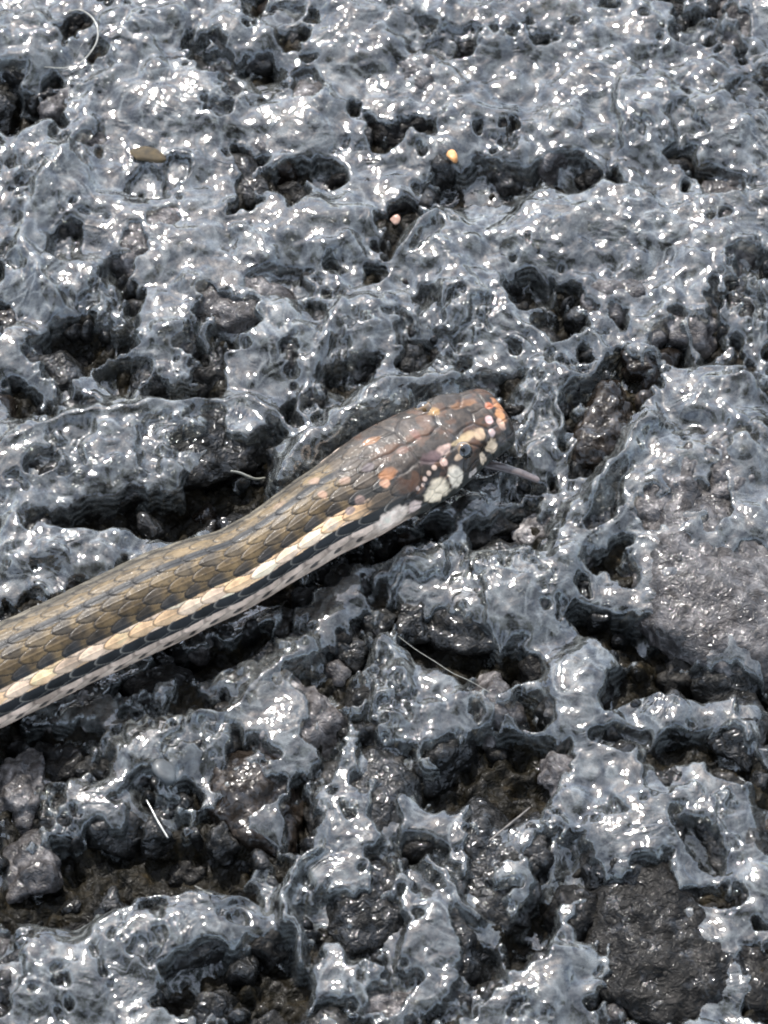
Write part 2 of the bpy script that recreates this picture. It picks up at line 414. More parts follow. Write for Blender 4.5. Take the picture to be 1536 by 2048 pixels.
# the snake lies in a shallow trough of the pavement
SNK = [(-420,1530),(-200,1440),(0,1353),(300,1207),(560,1083),(700,1004),(850,912),(960,850)]
SW = np.array([unproj(a, b, 4.5)[:2] for a, b in SNK])
trough = np.full_like(GX, 99.0)
for a, b in zip(SW[:-1], SW[1:]):
    ab = b-a; t = np.clip(((GX-a[0])*ab[0]+(GY-a[1])*ab[1])/(ab@ab), 0, 1)
    trough = np.minimum(trough, np.hypot(GX-a[0]-t*ab[0], GY-a[1]-t*ab[1]))
TR = 1-sstep(3.0, 6.0, trough)

stones = []   # cx, cy, a, b, turn, top, mat, film
for px, py, hw, hh, tn, top, mt, fl in STONES:
    cx, cy, a, b, t = ell(px, py, hw, hh, tn)
    stones.append([cx, cy, a, b, t, top*.62, mt, fl+(.25 if fl > -.55 else 0)])
# fill the rest of the ground with smaller stones
occ = np.zeros_like(GX)
def stamp(s, f=.82):
    cx, cy, a, b, t = s[:5]
    r = max(a, b)*1.1
    j0, j1 = np.searchsorted(gy, [cy-r, cy+r]); i0, i1 = np.searchsorted(gx, [cx-r, cx+r])
    dx, dy = GX[j0:j1, i0:i1]-cx, GY[j0:j1, i0:i1]-cy
    q = ((dx*math.cos(t)+dy*math.sin(t))/(a*f))**2+((-dx*math.sin(t)+dy*math.cos(t))/(b*f))**2
    occ[j0:j1, i0:i1] = np.maximum(occ[j0:j1, i0:i1], q < 1)
for s in stones:
    stamp(s)
def field(F, x, y):
    i = np.clip(((x-X0)/CELL).astype(int) if hasattr(x, 'astype') else int((x-X0)/CELL), 0, len(gx)-1)
    j = np.clip(((y-Y0)/CELL).astype(int) if hasattr(y, 'astype') else int((y-Y0)/CELL), 0, len(gy)-1)
    return F[j, i]
small = []
for size, tries, far in ((4.2, 900, 0), (2.6, 2600, 0), (1.6, 5000, 0), (1.0, 5000, 0), (4.2, 1500, 1), (2.6, 3000, 1)):
    for _ in range(tries):
        x, y = (rng.uniform(X0+3, X1-3), rng.uniform(Y0+3, Y1-3)) if far else (rng.uniform(-77, 77), rng.uniform(-102, 109))
        r = size*rng.uniform(.75, 1.25)
        pd = field(pitd, x, y)
        if pd > .4 and (size > 2 or rng.random() > .12):
            continue
        if field(occ, x, y) or field(occ, x+r*.6, y) or field(occ, x-r*.6, y) or field(occ, x, y+r*.7) or field(occ, x, y-r*.7):
            continue
        if field(TR, x, y) > .3 and size > 2:
            continue
        fl = rng.choice([-.4, -.2, .1, .3, .4]) if pd < .6 else -.5
        mt = [G, G, G, P, D, D, B][rng.integers(7)] if pd < .4 else [D, D, B][rng.integers(3)]
        s = [x, y, r*rng.uniform(.85, 1.2), r*rng.uniform(.85, 1.25), rng.uniform(0, 3.14),
             rng.uniform(-.5, .9) - pd*1.1 - 2.0*field(TR, x, y), mt, fl]
        stones.append(s); small.append(s); stamp(s, .9)
def visible(s):
    u, v = proj(np.array([s[0], s[1], s[5]]))
    return -60 < u < 1596 and -60 < v < 2108
for s in stones:
    s.append(visible(s))

base = -1.45 + .6*fbm2(GX*.12, GY*.12, 5, 3) - .7*pitd - 2.2*TR
H = base.copy(); FO = np.zeros_like(GX); FW = np.zeros_like(GX)
for s in stones:
    cx, cy, a, b, t, top, mt, fl = s[:8]
    r = max(a, b)*1.3
    j0, j1 = np.searchsorted(gy, [cy-r, cy+r]); i0, i1 = np.searchsorted(gx, [cx-r, cx+r])
    if j1 <= j0 or i1 <= i0:
        continue
    dx, dy = wx[j0:j1, i0:i1]-cx, wy[j0:j1, i0:i1]-cy
    q = np.sqrt(((dx*math.cos(t)+dy*math.sin(t))/a)**2+((-dx*math.sin(t)+dy*math.cos(t))/b)**2)
    depth = min(max(2.2, min(a, b)*.75), 4.6)
    cap = np.where(q < 1, top-depth + depth*(1-np.clip(q, 0, 1)**4.2)**.6, -9)
    sub = H[j0:j1, i0:i1]
    np.maximum(sub, cap, out=sub)
    w = np.clip(1.15-q, 0, 1)
    FO[j0:j1, i0:i1] += w*fl; FW[j0:j1, i0:i1] += w
FO = blur(np.where(FW > 0, FO/np.maximum(FW, .2), .1), 3)
lip = np.zeros_like(GX); lipw = np.zeros_like(GX)
for pts, hw, ht in LIPS:
    pw = np.array([unproj(a, b, 1.0)[:2] for a, b in pts])
    d = np.full_like(GX, 99.0)
    for a, b in zip(pw[:-1], pw[1:]):
        ab = b-a; t = np.clip(((wx-a[0])*ab[0]+(wy-a[1])*ab[1])/(ab@ab), 0, 1)
        d = np.minimum(d, np.hypot(wx-a[0]-t*ab[0], wy-a[1]-t*ab[1]))
    lip = np.maximum(lip, ht*np.exp(-(d/hw)**2)); lipw = np.maximum(lipw, np.exp(-(d/(hw*1.5))**2))
Hs = np.maximum(H, base)
film = .46*blur(Hs, 2.6/CELL) + .24*blur(Hs, .5/CELL) + .30*.3
ragged = fbm2(GX*.9, GY*.9, 41, 4, .6)
film = film + FO + .66 + .22*fbm2(GX*.22, GY*.22, 31, 2) - np.clip(pitd, 0, 3)*(1.6-.5*sstep(-10, 40, GY))*(1-lipw) + lip*.9 - .9*TR
film = film + .05*ragged*(1-.7*lipw) + .10*fbm2(wx*.45, wy*.45, 77, 2)
bub = np.zeros_like(GX)
for rmin, rmax, cnt in ((1.3, 2.2, 5000), (.55, 1.2, 23000)):
    bx_, by_ = rng.uniform(X0, X1, cnt), rng.uniform(Y0, Y1, cnt); br_ = rng.uniform(rmin, rmax, cnt); bh_ = rng.uniform(.18, .42, cnt)
    for x, y, r, h in zip(bx_, by_, br_, bh_):
        j0, j1 = np.searchsorted(gy, [y-r, y+r]); i0, i1 = np.searchsorted(gx, [x-r, x+r])
        d2_ = ((wx[j0:j1, i0:i1]-x)**2+(wy[j0:j1, i0:i1]-y)**2)/(r*r)
        sub = bub[j0:j1, i0:i1]; np.maximum(sub, 1.15*h*r*np.clip(1-d2_, 0, 1)**.9, out=sub)
lumpy = sstep(-.5, .5, fbm2(GX*.07, GY*.07, 201, 2)+.012*GY)
film = film + blur(bub, 1.0)*(.35+.65*lumpy)*(1-.9*lipw)*1.1
hole = fbm2(wx*.20+3, wy*.15, 101, 4, .62) + .25*fbm2(GX*1.1, GY*.9, 107, 3, .6) - .29 - .0060*GY
hole = sstep(.0, .24, hole)*(1-lipw)*(1-.6*np.clip(FO*2, 0, 1))
film = blur(film - 2.8*hole, .7)

def axis_pts(lo, hi, fine, flo, fhi, grow):
    a = list(np.arange(flo, fhi+fine/2, fine)); st = fine
    while a[-1] < hi:
        st *= grow; a.append(min(a[-1]+st, hi))
    st = fine
    while a[0] > lo:
        st *= grow; a.insert(0, max(a[0]-st, lo))
    return np.array(a)

def sample(F, xs, ys):
    fx = np.clip((xs-X0)/CELL, 0, len(gx)-1.001); fy = np.clip((ys-Y0)/CELL, 0, len(gy)-1.001)
    i = fx.astype(int); j = fy.astype(int); u = (fx-i)[None, :]; v = (fy-j)[:, None]
    A = F[np.ix_(j, i)]; Bq = F[np.ix_(j, i+1)]; C = F[np.ix_(j+1, i)]; Dq = F[np.ix_(j+1, i+1)]
    return (A*(1-u)+Bq*u)*(1-v)+(C*(1-u)+Dq*u)*v

# binder: gritty dark bed between the stones
xs = axis_pts(X0+.5, X1-.5, .36, -46, 46, 1.03); ys = axis_pts(Y0+.5, Y1-.5, .42, -72, 78, 1.03)
XS, YS = np.meshgrid(xs, ys)
Z = sample(base, xs, ys) + .8*fbm2(XS*.55, YS*.55, 3, 4, .62)
small_cap = np.zeros_like(Z)
bed_me = mesh_from('pavement', np.stack([XS, YS, Z], -1).reshape(-1, 3), quads(len(ys), len(xs)))
pavement = add_obj('pavement', bed_me, M_BIND, kind='structure', label='wet dark stony pavement bed under the snake')
# the same ground carried on to the horizon, a little lower
n = 41
u = np.linspace(-1, 1, n); w = np.sign(u)*(np.abs(u)**4)*60000.0
WX, WY = np.meshgrid(w, w)
far_me = mesh_from('ground', np.stack([WX, WY, np.full_like(WX, -8.0)], -1).reshape(-1, 3), quads(n, n))
add_obj('ground', far_me, M_BIND, kind='structure', label='dark wet ground reaching to the horizon')

# film
xs = axis_pts(X0+1, X1-1, .19, -45, 45, 1.03); ys = axis_pts(Y0+1, Y1-1, .22, -70, 76, 1.03)
XS, YS = np.meshgrid(xs, ys)
Zf = sample(film, xs, ys)
Zb = sample(base, xs, ys)
F = quads(len(ys), len(xs))
keep = (Zf > Zb-.5).ravel()[F].any(axis=1)
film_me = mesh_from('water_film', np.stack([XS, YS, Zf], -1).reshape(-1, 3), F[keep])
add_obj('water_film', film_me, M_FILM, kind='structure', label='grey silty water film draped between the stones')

# stones: each its own object in the pavement
import bmesh
ICO = {}
for lv in (2, 3, 4, 5):
    bm = bmesh.new(); bmesh.ops.create_icosphere(bm, subdivisions=lv, radius=1.0)
    ICO[lv] = (np.array([v.co[:] for v in bm.verts]), np.array([[v.index for v in f.verts] for f in bm.faces]))
    bm.free()

def stone_mesh(s, seed):
    cx, cy, a, b, t, top, mt, fl = s[:8]
    size = max(a, b)
    lv = 5 if size > 5 else 4 if size > 2.0 else 3
    V, F = ICO[lv]
    r = np.random.default_rng(seed)
    nrm = r.normal(size=(11, 3)); nrm[:, 2] *= .8; nrm /= np.linalg.norm(nrm, axis=1)[:, None]
    hh = r.uniform(.6, 1.0, 11)
    nrm = np.vstack([nrm, [[0, 0, 1]]]); hh = np.append(hh, .86)
    den = V @ nrm.T
    rad = np.where(den > .05, hh/np.maximum(den, .05), 9.0)
    k = 16.0
    rad = -np.log(np.exp(-k*rad).sum(1) + math.exp(-k*1.05))/k
    rad = np.clip(rad, .3, 1.1)
    rz = min(max(2.2, min(a, b)*.75), 4.6)
    P = V*rad[:, None]*np.array([a, b, rz])*1.06
    frq = .5
    off = np.array([cx, cy, seed*3.7])
    d = .42*vnoise3((P+off)*.45, 1)*min(1, size/4) + .5*vnoise3((P+off)*.95, 2)*min(1, size/1.6)
    if lv > 3:
        d = d + .24*vnoise3((P+off)*2.1, 3)
    P = P + V*d[:, None]
    c, sn = math.cos(t), math.sin(t)
    Q = np.stack([P[:, 0]*c-P[:, 1]*sn, P[:, 0]*sn+P[:, 1]*c, P[:, 2]], -1)
    Q[:, 2] += top - Q[:, 2].max()
    return Q, F

order = sorted(range(len(stones)), key=lambda i: -(stones[i][2]*stones[i][3]*(1 if stones[i][8] else .0)))
single = set(order[:298])
rest_V, rest_F, nv = [], [], 0
for i, s in enumerate(stones):
    Q, F = stone_mesh(s, i+1)
    if i in single:
        me = mesh_from('stone', Q, F)
        o = add_obj('stone', me, s[6], parent=pavement)
        o.location = (s[0]*MM, s[1]*MM, 0)
    else:
        if len(F) > 1280 or not s[8]:
            V3, F = ICO[3 if s[8] else 2]
            t = s[4]; rz = min(max(2.2, min(s[2], s[3])*.75), 4.6)
            Pm = V3*np.array([s[2], s[3], rz]); Pm = Pm*(1+.14*vnoise3(V3*1.7+i, 4)[:, None])
            Q = np.stack([Pm[:, 0]*math.cos(t)-Pm[:, 1]*math.sin(t), Pm[:, 0]*math.sin(t)+Pm[:, 1]*math.cos(t), Pm[:, 2]], -1)
            Q[:, 2] += s[5]-Q[:, 2].max()
        up = Q[F].mean(1)[:, 2] > Q[:, 2].max()-2.6
        rest_V.append(Q+np.array([s[0], s[1], 0])); rest_F.append(F[up]+nv); nv += len(Q)
g_me = mesh_from('gravel', np.vstack(rest_V), np.vstack(rest_F))
add_obj('gravel', g_me, M_GREY, parent=pavement, kind='stuff')
print('stones', len(stones), 'single', len(single), 'rest tris', sum(len(f) for f in rest_F))

# ------------------------------------------------------------------ added unseen greenery behind the camera, darkening what camera-facing wet slopes mirror
def make_added_tree():
    r = np.random.default_rng(4)
    t = bpy.data.objects.new('added_tree', None); scene.collection.objects.link(t)
    t.location = (0.4, -2.0, 0)
    t['label'] = 'added unseen broad leafy crown behind the camera, mirrored dark in the film'; t['category'] = 'added_tree'
    mb = simple_mat('added_tree_bark', (.03, .022, .015), (.09, .07, .05), .8, 30, 0.0, .004)
    ml = simple_mat('leaf', (.03, .05, .012), (.07, .11, .03), .5, 5, 0.0, .0005)
    segs = [([0, 0, -10], [60, 40, 1500], [-80, 150, 2900], 170, 95)]
    limbs = []
    top = np.array([-80., 150, 2900])
    for k in range(11):
        a = k*2*math.pi/11+r.uniform(-.2, .2); ln = r.uniform(1000, 1900)
        e = top+np.array([math.cos(a)*ln, math.sin(a)*ln, r.uniform(300, 1400)])
        limbs.append((top-[0, 0, r.uniform(0, 700)], (top+e)/2+[0, 0, 250], e, 70, 14))
    VV, FF, n0 = [], [], 0
    for p0, p1, p2, r0, r1 in segs+limbs:
        u = np.linspace(0, 1, 9)[:, None]
        c = (1-u)**2*np.array(p0)+2*u*(1-u)*np.array(p1)+u*u*np.array(p2)
        d = np.gradient(c, axis=0); d /= np.linalg.norm(d, axis=1)[:, None]
        b = np.cross(d, [.3, .2, .9]); b /= np.linalg.norm(b, axis=1)[:, None]; q = np.cross(b, d)
        a = np.linspace(0, 2*math.pi, 10, endpoint=False)
        rad = (r0+(r1-r0)*u)[:, :, None]
        V = c[:, None]+(b[:, None]*np.cos(a)[None, :, None]+q[:, None]*np.sin(a)[None, :, None])*rad
        VV.append(V.reshape(-1, 3)); FF.append(quads(9, 10, wrap=True)+n0); n0 += 90
    add_obj('trunk', mesh_from('trunk', np.vstack(VV), np.vstack(FF)), mb, parent=t)
    ncl = 420
    cc = []
    while len(cc) < ncl:
        k = r.integers(len(limbs)); u = r.uniform(.35, 1.05)
        p0, p1, p2 = [np.array(x) for x in limbs[k][:3]]
        cc.append((1-u)**2*p0+2*u*(1-u)*p1+u*u*p2+r.normal(size=3)*[300, 300, 240])
    cc = np.array(cc); nl = 46
    P = np.repeat(cc, nl, 0)+r.normal(size=(ncl*nl, 3))*130
    n = r.normal(size=P.shape)+[0, 0, 1.2]; n /= np.linalg.norm(n, axis=1)[:, None]
    a = np.cross(n, r.normal(size=P.shape)); a /= np.linalg.norm(a, axis=1)[:, None]; b = np.cross(n, a)
    sz = r.uniform(32, 60, len(P))[:, None]
    V = np.stack([P-a*sz, P+b*sz*.45+n*sz*.12, P+a*sz, P-b*sz*.45+n*sz*.12], 1).reshape(-1, 3)
    add_obj('crown', mesh_from('crown', V, np.arange(len(V)).reshape(-1, 4), smooth=False), ml, parent=t)  # crown of the added unseen tree
make_added_tree()
# ------------------------------------------------------------------ the snake
def spline(tab, n):
    """Catmull-Rom through the rows of tab, n samples"""
    T = np.asarray(tab, float)
    Pp = np.vstack([2*T[0]-T[1], T, 2*T[-1]-T[-2]])
    m = len(T)-1
    u = np.linspace(0, m-1e-6, n); i = u.astype(int); f = (u-i)[:, None]
    p0, p1, p2, p3 = Pp[i], Pp[i+1], Pp[i+2], Pp[i+3]
    return .5*((2*p1)+(-p0+p2)*f+(2*p0-5*p1+4*p2-p3)*f*f+(-p0+3*p1-3*p2+p3)*f**3)

# read off the photograph: px, py of the axis, half-width seen (px), height of the axis (mm), height/width
AX = [(-700,1660,30,1.8,.95),(-560,1640,66,3.4,.95),(-400,1565,84,4.0,.95),(-200,1452,89,4.2,.95),(0,1353,90,4.3,.95),(150,1281,91,4.4,.95),(300,1209,92,4.5,.95),
      (390,1170,87,4.4,.95),(462,1143,80,4.3,.95),(527,1107,78,4.3,.95),(580,1074,81,4.4,.93),(636,1037,86,4.5,.9),(700,1000,94,4.5,.8),(773,953,98,4.5,.72),(852,909,96,4.5,.68),(929,862,83,4.4,.68),(1006,826,68,4.3,.68)]
rows = []
for px, py, hw, zc, fl in AX:
    c = unproj(px, py, zc)
    rows.append([c[0], c[1], zc, hw*PXMM, fl])
S = spline(rows, 4000)
seg = np.hypot(np.diff(S[:, 0]), np.diff(S[:, 1])); sl = np.concatenate([[0], np.cumsum(seg)])
L = sl[-1]
ds = np.concatenate([np.linspace(0, L-66, 130, endpoint=False), np.linspace(L-66, L-2.2, 640, endpoint=False),
                     L-2.2*np.cos(np.linspace(0, math.pi/2, 46))[::-1][::-1]*1.0])
ds = np.unique(np.clip(ds, 0, L-1e-4))
A = np.stack([np.interp(ds, sl, S[:, k]) for k in range(5)], -1)
T = np.gradient(A[:, :2], ds, axis=0); T /= np.linalg.norm(T, axis=1)[:, None]
for k in range(2):                                   # steady the frame
    T[:, k] = np.convolve(np.pad(T[:, k], 20, mode='edge'), np.ones(41)/41, 'valid')
T /= np.linalg.norm(T, axis=1)[:, None]
Bv = np.stack([T[:, 1], -T[:, 0], np.zeros(len(T))], -1)
NV = 380
th = np.linspace(-math.pi, math.pi, NV, endpoint=False)
tip = L-ds                                           # distance behind the snout tip
tail = ds
clo = np.where(tip < 2.2, (1-np.clip(1-tip/2.2, 0, 1)**3.4)**(1/3.4), 1.0)
clo = clo*np.where(tail < 16, (1-(1-np.clip(tail/16, 0, 1))**2)**.5, 1)
clo = np.maximum(clo, .01)
HL = 19.5                                            # head length
hd = 1-sstep(HL*.8, HL*1.15, tip)                    # 1 on the head
A[:, 3] *= 1+.022*vnoise2(ds*.16, ds*0, 301)+.010*vnoise2(ds*.5, ds*0, 302)
aa = A[:, 3]*1.03*clo; bb = A[:, 3]*A[:, 4]*clo
TH, _ = np.meshgrid(th, ds)
ex = (2.0+.5*hd)[:, None]
sn, cs = np.sin(TH), np.cos(TH)
nrm = (np.abs(sn)**ex+np.abs(cs)**ex)**(-1/ex)
lat = sn*nrm; ver = cs*nrm
ver = np.where(ver < 0, ver*(.86-.12*hd[:, None]), ver)
hrel = (tip/HL)[:, None]*np.ones_like(TH)
# head modelling: brow ridge, hollow before the eye, jaw bulge, sloping snout
side = np.abs(np.degrees(TH))
brow = .42*np.exp(-((hrel-.30)/.10)**2-((side-44)/11)**2)
sock = -.55*np.exp(-((hrel-.275)/.055)**2-((side-66)/11)**2)
canth = -.28*np.exp(-((hrel-.13)/.09)**2-((side-60)/12)**2)
jaw = .35*np.exp(-((hrel-.62)/.2)**2-((side-92)/20)**2)
mouth_th = 103-10*np.exp(-((hrel-.05)/.12)**2)
mouth = -.30*np.exp(-((side-mouth_th)/2.6)**2)*(1-sstep(.72, .86, hrel))
slope = -.55*(1-sstep(0, .35, hrel))*np.clip(np.cos(TH), 0, 1)
headd = brow+sock+canth+jaw+mouth+slope

# scale lattice on the body
deg = np.degrees(TH); SD = ds[:, None]*np.ones_like(TH)
ROW, LEN = 14.5, 3.0
best = np.full(TH.shape, -1.0); edge = np.zeros_like(TH); cid = np.zeros(TH.shape, int); crow = np.zeros(TH.shape, int); along = np.zeros_like(TH); across = np.zeros_like(TH)
twist = 10*(1-sstep(1.1, 2.4, hrel)); dg = deg+twist
q = (dg+5)/ROW
u0 = SD/LEN
jit = .05*vnoise2(SD*.25, deg*.06, 7)
for dr in (-1, 0, 1):
    row = np.round(q)+dr
    for di in (-1, 0, 1):
        offs = .5*(row.astype(int) & 1)
        ci = np.round(u0+jit-offs)+di
        a = (u0+jit-offs-ci)                         # + towards the head, - towards the tail
        b = (q-row)
        al = a/.78; ac = b/.68
        rr = np.abs(al)**1.7+np.abs(ac)**1.9         # lozenge with rounded sides
        hgt = (1-rr)
        lift = np.where(rr < 1, .35+.5*(-a)+.35*np.sqrt(np.clip(1-rr, 0, 1)), -1)   # free edge lifts towards the tail
        m = lift > best
        best = np.where(m, lift, best); edge = np.where(m, np.clip(1-rr, 0, 1), edge)
        cid = np.where(m, ci.astype(int)*97+row.astype(int)*7919, cid); crow = np.where(m, row.astype(int), crow)
        along = np.where(m, a, along); across = np.where(m, b, across)
inscale = best > -.5
rl = np.where(inscale, .05+.13*best*sstep(0, .22, edge)+.05*np.exp(-(across/.05)**2)*(np.abs(crow) < 5), 0)
belly = sstep(100, 112, side)
scute = (np.abs(((SD/3.2) % 1)-.5)*2)
rl = rl*(1-belly) + belly*(.08-.10*sstep(.86, 1, scute))
rnd = _hash(np.abs(cid), np.abs(crow), np.zeros_like(cid), 5); rnd2 = _hash(np.abs(cid), np.abs(crow), np.ones_like(cid), 9)

def lerp(a, b, t):
    return a*(1-t[..., None])+b*t[..., None]
c_ = lambda *v: np.array(v, float)
tan = c_(.142, .101, .052); brn = c_(.096, .066, .032); slate = c_(.017, .018, .019); strp = c_(.84, .54, .30); crm = c_(.66, .50, .39); grey = c_(.10, .088, .066); skin = c_(.016, .014, .012)
col = np.broadcast_to(tan, TH.shape+(3,)).copy()
def setrow(mask, c):
    col[mask] = c
setrow(crow <= -3, grey)
setrow(crow == -2, (grey+tan)/2)
col[:] = lerp(col, np.broadcast_to(slate, col.shape), ((crow == 0)*(1-sstep(.28, .46, np.abs(across)))+(crow == -2)*(1-sstep(.2, .4, np.abs(across+.2)))*.7))
setrow(crow == 1, tan*.95)
setrow((crow == 2) | (crow == 3), brn)
col[:] = lerp(col, np.broadcast_to(slate, col.shape), ((crow >= 1) & (crow <= 3))*(rnd > .55)*(.35+.5*rnd2)*sstep(.25, -.2, along))
col[:] = lerp(col, np.broadcast_to(slate, col.shape), (crow == 3)*sstep(.1, -.25, along)*.75)
stripe = (crow == 4) | ((crow == 3) & (dg > 43.5)) | ((crow == 5) & (dg < 61.5))
setrow(stripe, strp)
col[:] = lerp(col, np.broadcast_to(c_(.86, .65, .49), col.shape), stripe*(rnd2 > .5)*.6)
setrow((crow == 5) & ~stripe, slate)
setrow((crow == 6), crm)
setrow((crow == 6) & (dg < 78), slate)
setrow((crow == 7), np.array([.54, .42, .33]))
col[:] = lerp(col, np.broadcast_to(slate*1.6, col.shape), ((crow == 6)*(dg >= 78)*sstep(.1, .22, along)*.5 + (crow == 7)*(1-sstep(.8, 1.15, ((along-.12+.1*across)/(.16+.12*rnd))**2+((across+.12)/.30)**2))*.9).clip(0, 1))
setrow(crow >= 8, crm*.95)
setrow(crow <= -8, crm*.95)
col *= (.72+.55*rnd)[..., None]
nk = (1-sstep(1.04, 1.16, hrel+.04*vnoise2(SD*1.2, deg*.12, 44)))
col = lerp(col, np.where(((crow >= 3) & (crow <= 5))[..., None], c_(.026, .025, .022), c_(.055, .042, .030))*(.6+.8*rnd)[..., None], nk*(np.abs(crow) < 6)*.95)
ragg = .5+.5*vnoise2(SD*2.2, deg*.35, 61)
dirt = sstep(.1, .7, fbm2(SD*.35, deg*.05, 311, 4, .6))
col = col*(1-.38*dirt*(crow < 4)-.2*dirt*(crow >= 4))[..., None]
gap = (1-sstep(.03, .24, edge))*(1-belly)
gapc = np.where(((crow == 5) | ((crow == 6) & (dg < 78)))[..., None], c_(.22, .20, .17), skin)
col = lerp(col, gapc, (gap*np.where(stripe, .6, np.where(crow >= 6, .5, 1.0))).clip(0, 1))
col = lerp(col, np.broadcast_to(skin, col.shape), ((sstep(.62, .9, ragg))*.55*(np.abs(crow) < 4)))

# head plates: cells round seeds (fraction of head length behind the snout, angle off the crown)
seeds = [(.015,0)]+[(h, s*t) for h, t in [(.07,15),(.06,52),(.15,17),(.14,54),(.205,60),(.29,36),(.275,66),(.37,58),(.36,76),(.54,19),(.50,48),(.63,50),(.60,70),(.74,66),(.78,40),(.79,14),
          (.04,86),(.11,88),(.18,88),(.26,90),(.355,90),(.46,88),(.57,88),(.67,88),(.77,90),(.06,118),(.16,120),(.27,122),(.38,122),(.50,122),(.62,122),(.74,122)] for s in (-1, 1)]+[(.30,0)]
seeds = np.array(seeds)
RH = 4.9
HX = hrel*HL; HYc = np.radians(deg)*RH
wxh = HX+.25*vnoise2(HX*.8, HYc*.8, 81); wyh = HYc+.25*vnoise2(HX*.8, HYc*.8, 82)
d1 = np.full(TH.shape, 99.0); d2 = d1.copy(); pid = np.zeros(TH.shape, int)
hm = hrel < 1.0
for k, (h, t) in enumerate(seeds):
    d = np.hypot(wxh-h*HL, wyh-math.radians(t)*RH)
    nw = d < d1
    d2 = np.where(nw, d1, np.minimum(d2, d)); pid = np.where(nw, k, pid); d1 = np.where(nw, d, d1)
seam = 1-sstep(.03, .28, d2-d1)
prnd = _hash(pid, pid*3, pid*0, 31)
plate = .10*sstep(0, .5, d2-d1)
hcol = lerp(np.broadcast_to(c_(.018, .014, .011), col.shape), np.broadcast_to(c_(.050, .038, .029), col.shape), prnd)
mot = vnoise2(HX*1.6, HYc*1.6, 91)*.6+vnoise2(HX*3.6, HYc*3.6, 92)*.4
hcol = hcol*(1+.8*mot)[..., None]
rust = sstep(.05, .5, fbm2(HX*.55, HYc*.55, 333, 3, .6))
hcol = lerp(hcol, np.broadcast_to(c_(.12, .055, .028), col.shape), rust*.4)
sidek = sstep(68, 80, side)
hcol = lerp(hcol, np.broadcast_to(c_(.035, .038, .034), col.shape), sidek*.8)
hcol = lerp(hcol, np.broadcast_to(c_(.36, .29, .25), col.shape), sstep(112, 124, side))
hcol = lerp(hcol, np.broadcast_to(skin*.8, col.shape), seam*.55)
hcol = lerp(hcol, np.broadcast_to(skin*.4, col.shape), (np.clip(-mouth*3.2, 0, 1)))

W = (sstep(.78, .95, hrel+.05*mot))                 # 0 on the head, 1 on the body
W2 = W
disp = rl*W2 + (plate+headd)*(1-W2*0) * (1-W2) + headd*W2*0
C = np.stack([A[:, 0], A[:, 1], A[:, 2]], -1)
outw = Bv[:, None, :]*lat[..., None] + np.array([0, 0, 1.0])*ver[..., None]
Pn = C[:, None, :] + Bv[:, None, :]*(lat*aa[:, None])[..., None] + np.array([0, 0, 1.0])*(ver*bb[:, None])[..., None]
shr = clo[:, None, None]
Pn = Pn + outw*(disp*sstep(.0, .6, clo)[:, None])[..., None]
body = lerp(hcol, col, W)

# markings of the head, each set where the photograph shows it and on the hidden side too
flatP = Pn.reshape(-1, 3)
uu, vv = proj(flatP)
face = ((CAMP-flatP)*outw.reshape(-1, 3)).sum(1) > 0
MARKS = [(874,982,31,23,(.88,.71,.50)),(911,955,18,23,(.85,.72,.55)),(983,891,15,14,(.80,.60,.40)),(965,917,9,13,(.78,.60,.42)),(946,945,14,8,(.75,.64,.56)),
 (787,1036,42,20,(.90,.72,.58)),(828,1013,17,14,(.76,.58,.49)),(995,808,12,18,(.32,.145,.065)),(1001,830,10,16,(.36,.18,.08)),(1002,848,8,12,(.50,.33,.24)),(978,812,9,9,(.30,.10,.05)),
 (979,840,9,9,(.52,.36,.34)),(984,866,8,8,(.52,.38,.34)),(960,868,14,14,(.36,.26,.17)),(935,872,22,9,(.30,.22,.13)),(887,899,20,9,(.42,.30,.25)),(921,881,26,6,(.33,.25,.14)),
 (887,924,9,8,(.48,.33,.27)),(919,914,13,6,(.40,.29,.20)),(869,934,6,5,(.52,.38,.30)),(858,946,6,5,(.52,.38,.30)),(851,958,6,5,(.50,.37,.30)),(846,969,5,4,(.50,.37,.30)),(836,977,5,4,(.50,.37,.30)),
 (775,947,22,13,(.23,.105,.048)),(770,967,11,9,(.44,.25,.16)),(743,882,20,9,(.24,.115,.05)),(925,808,36,9,(.17,.085,.04)),(867,822,14,11,(.24,.14,.05)),(861,916,24,13,(.085,.055,.055)),
 (629,962,12,10,(.24,.16,.11)),(645,990,10,9,(.24,.15,.10)),(663,1047,18,12,(.82,.62,.44)),
 (690,960,14,8,(.2,.13,.09)),(720,1000,12,9,(.17,.12,.10)),(735,935,16,9,(.11,.09,.09)),(805,900,14,8,(.14,.08,.06)),(830,868,9,14,(.12,.06,.045)),(700,1020,12,8,(.22,.17,.15)),(560,1010,16,8,(.2,.14,.09))]
tb = T
flat = body.reshape(-1, 3)
nth = NV
warp = .17*vnoise2(HX*1.9, HYc*1.9, 95).ravel()+.05*vnoise2(HX*4, HYc*4, 96).ravel()
for px, py, rx, ry, cc in MARKS:
    dd = (uu-px)**2+(vv-py)**2+np.where(face, 0, 1e9)
    k = int(dd.argmin()); i, j = divmod(k, nth)
    jm = (-j) % nth
    t3 = np.array([T[i, 0], T[i, 1], 0])
    for jj in ((j, jm) if abs(th[j]) > math.radians(74) else (j,)):
        p = Pn[i, jj]; nn = outw[i, jj]/np.linalg.norm(outw[i, jj]); bt = np.cross(nn, t3)
        r = flatP-p
        # along the body, and round it
        q_ = np.sqrt(((r@t3)/(rx*PXMM))**2+((r@bt)/(ry*PXMM*1.12))**2+((r@nn)/(1.6))**2)+warp
        m = (1-sstep(.70, 1.12, q_))*.92
        flat[:] = flat*(1-m[:, None])+np.array(cc)*m[:, None]*(1+.25*mot.ravel()[:, None])
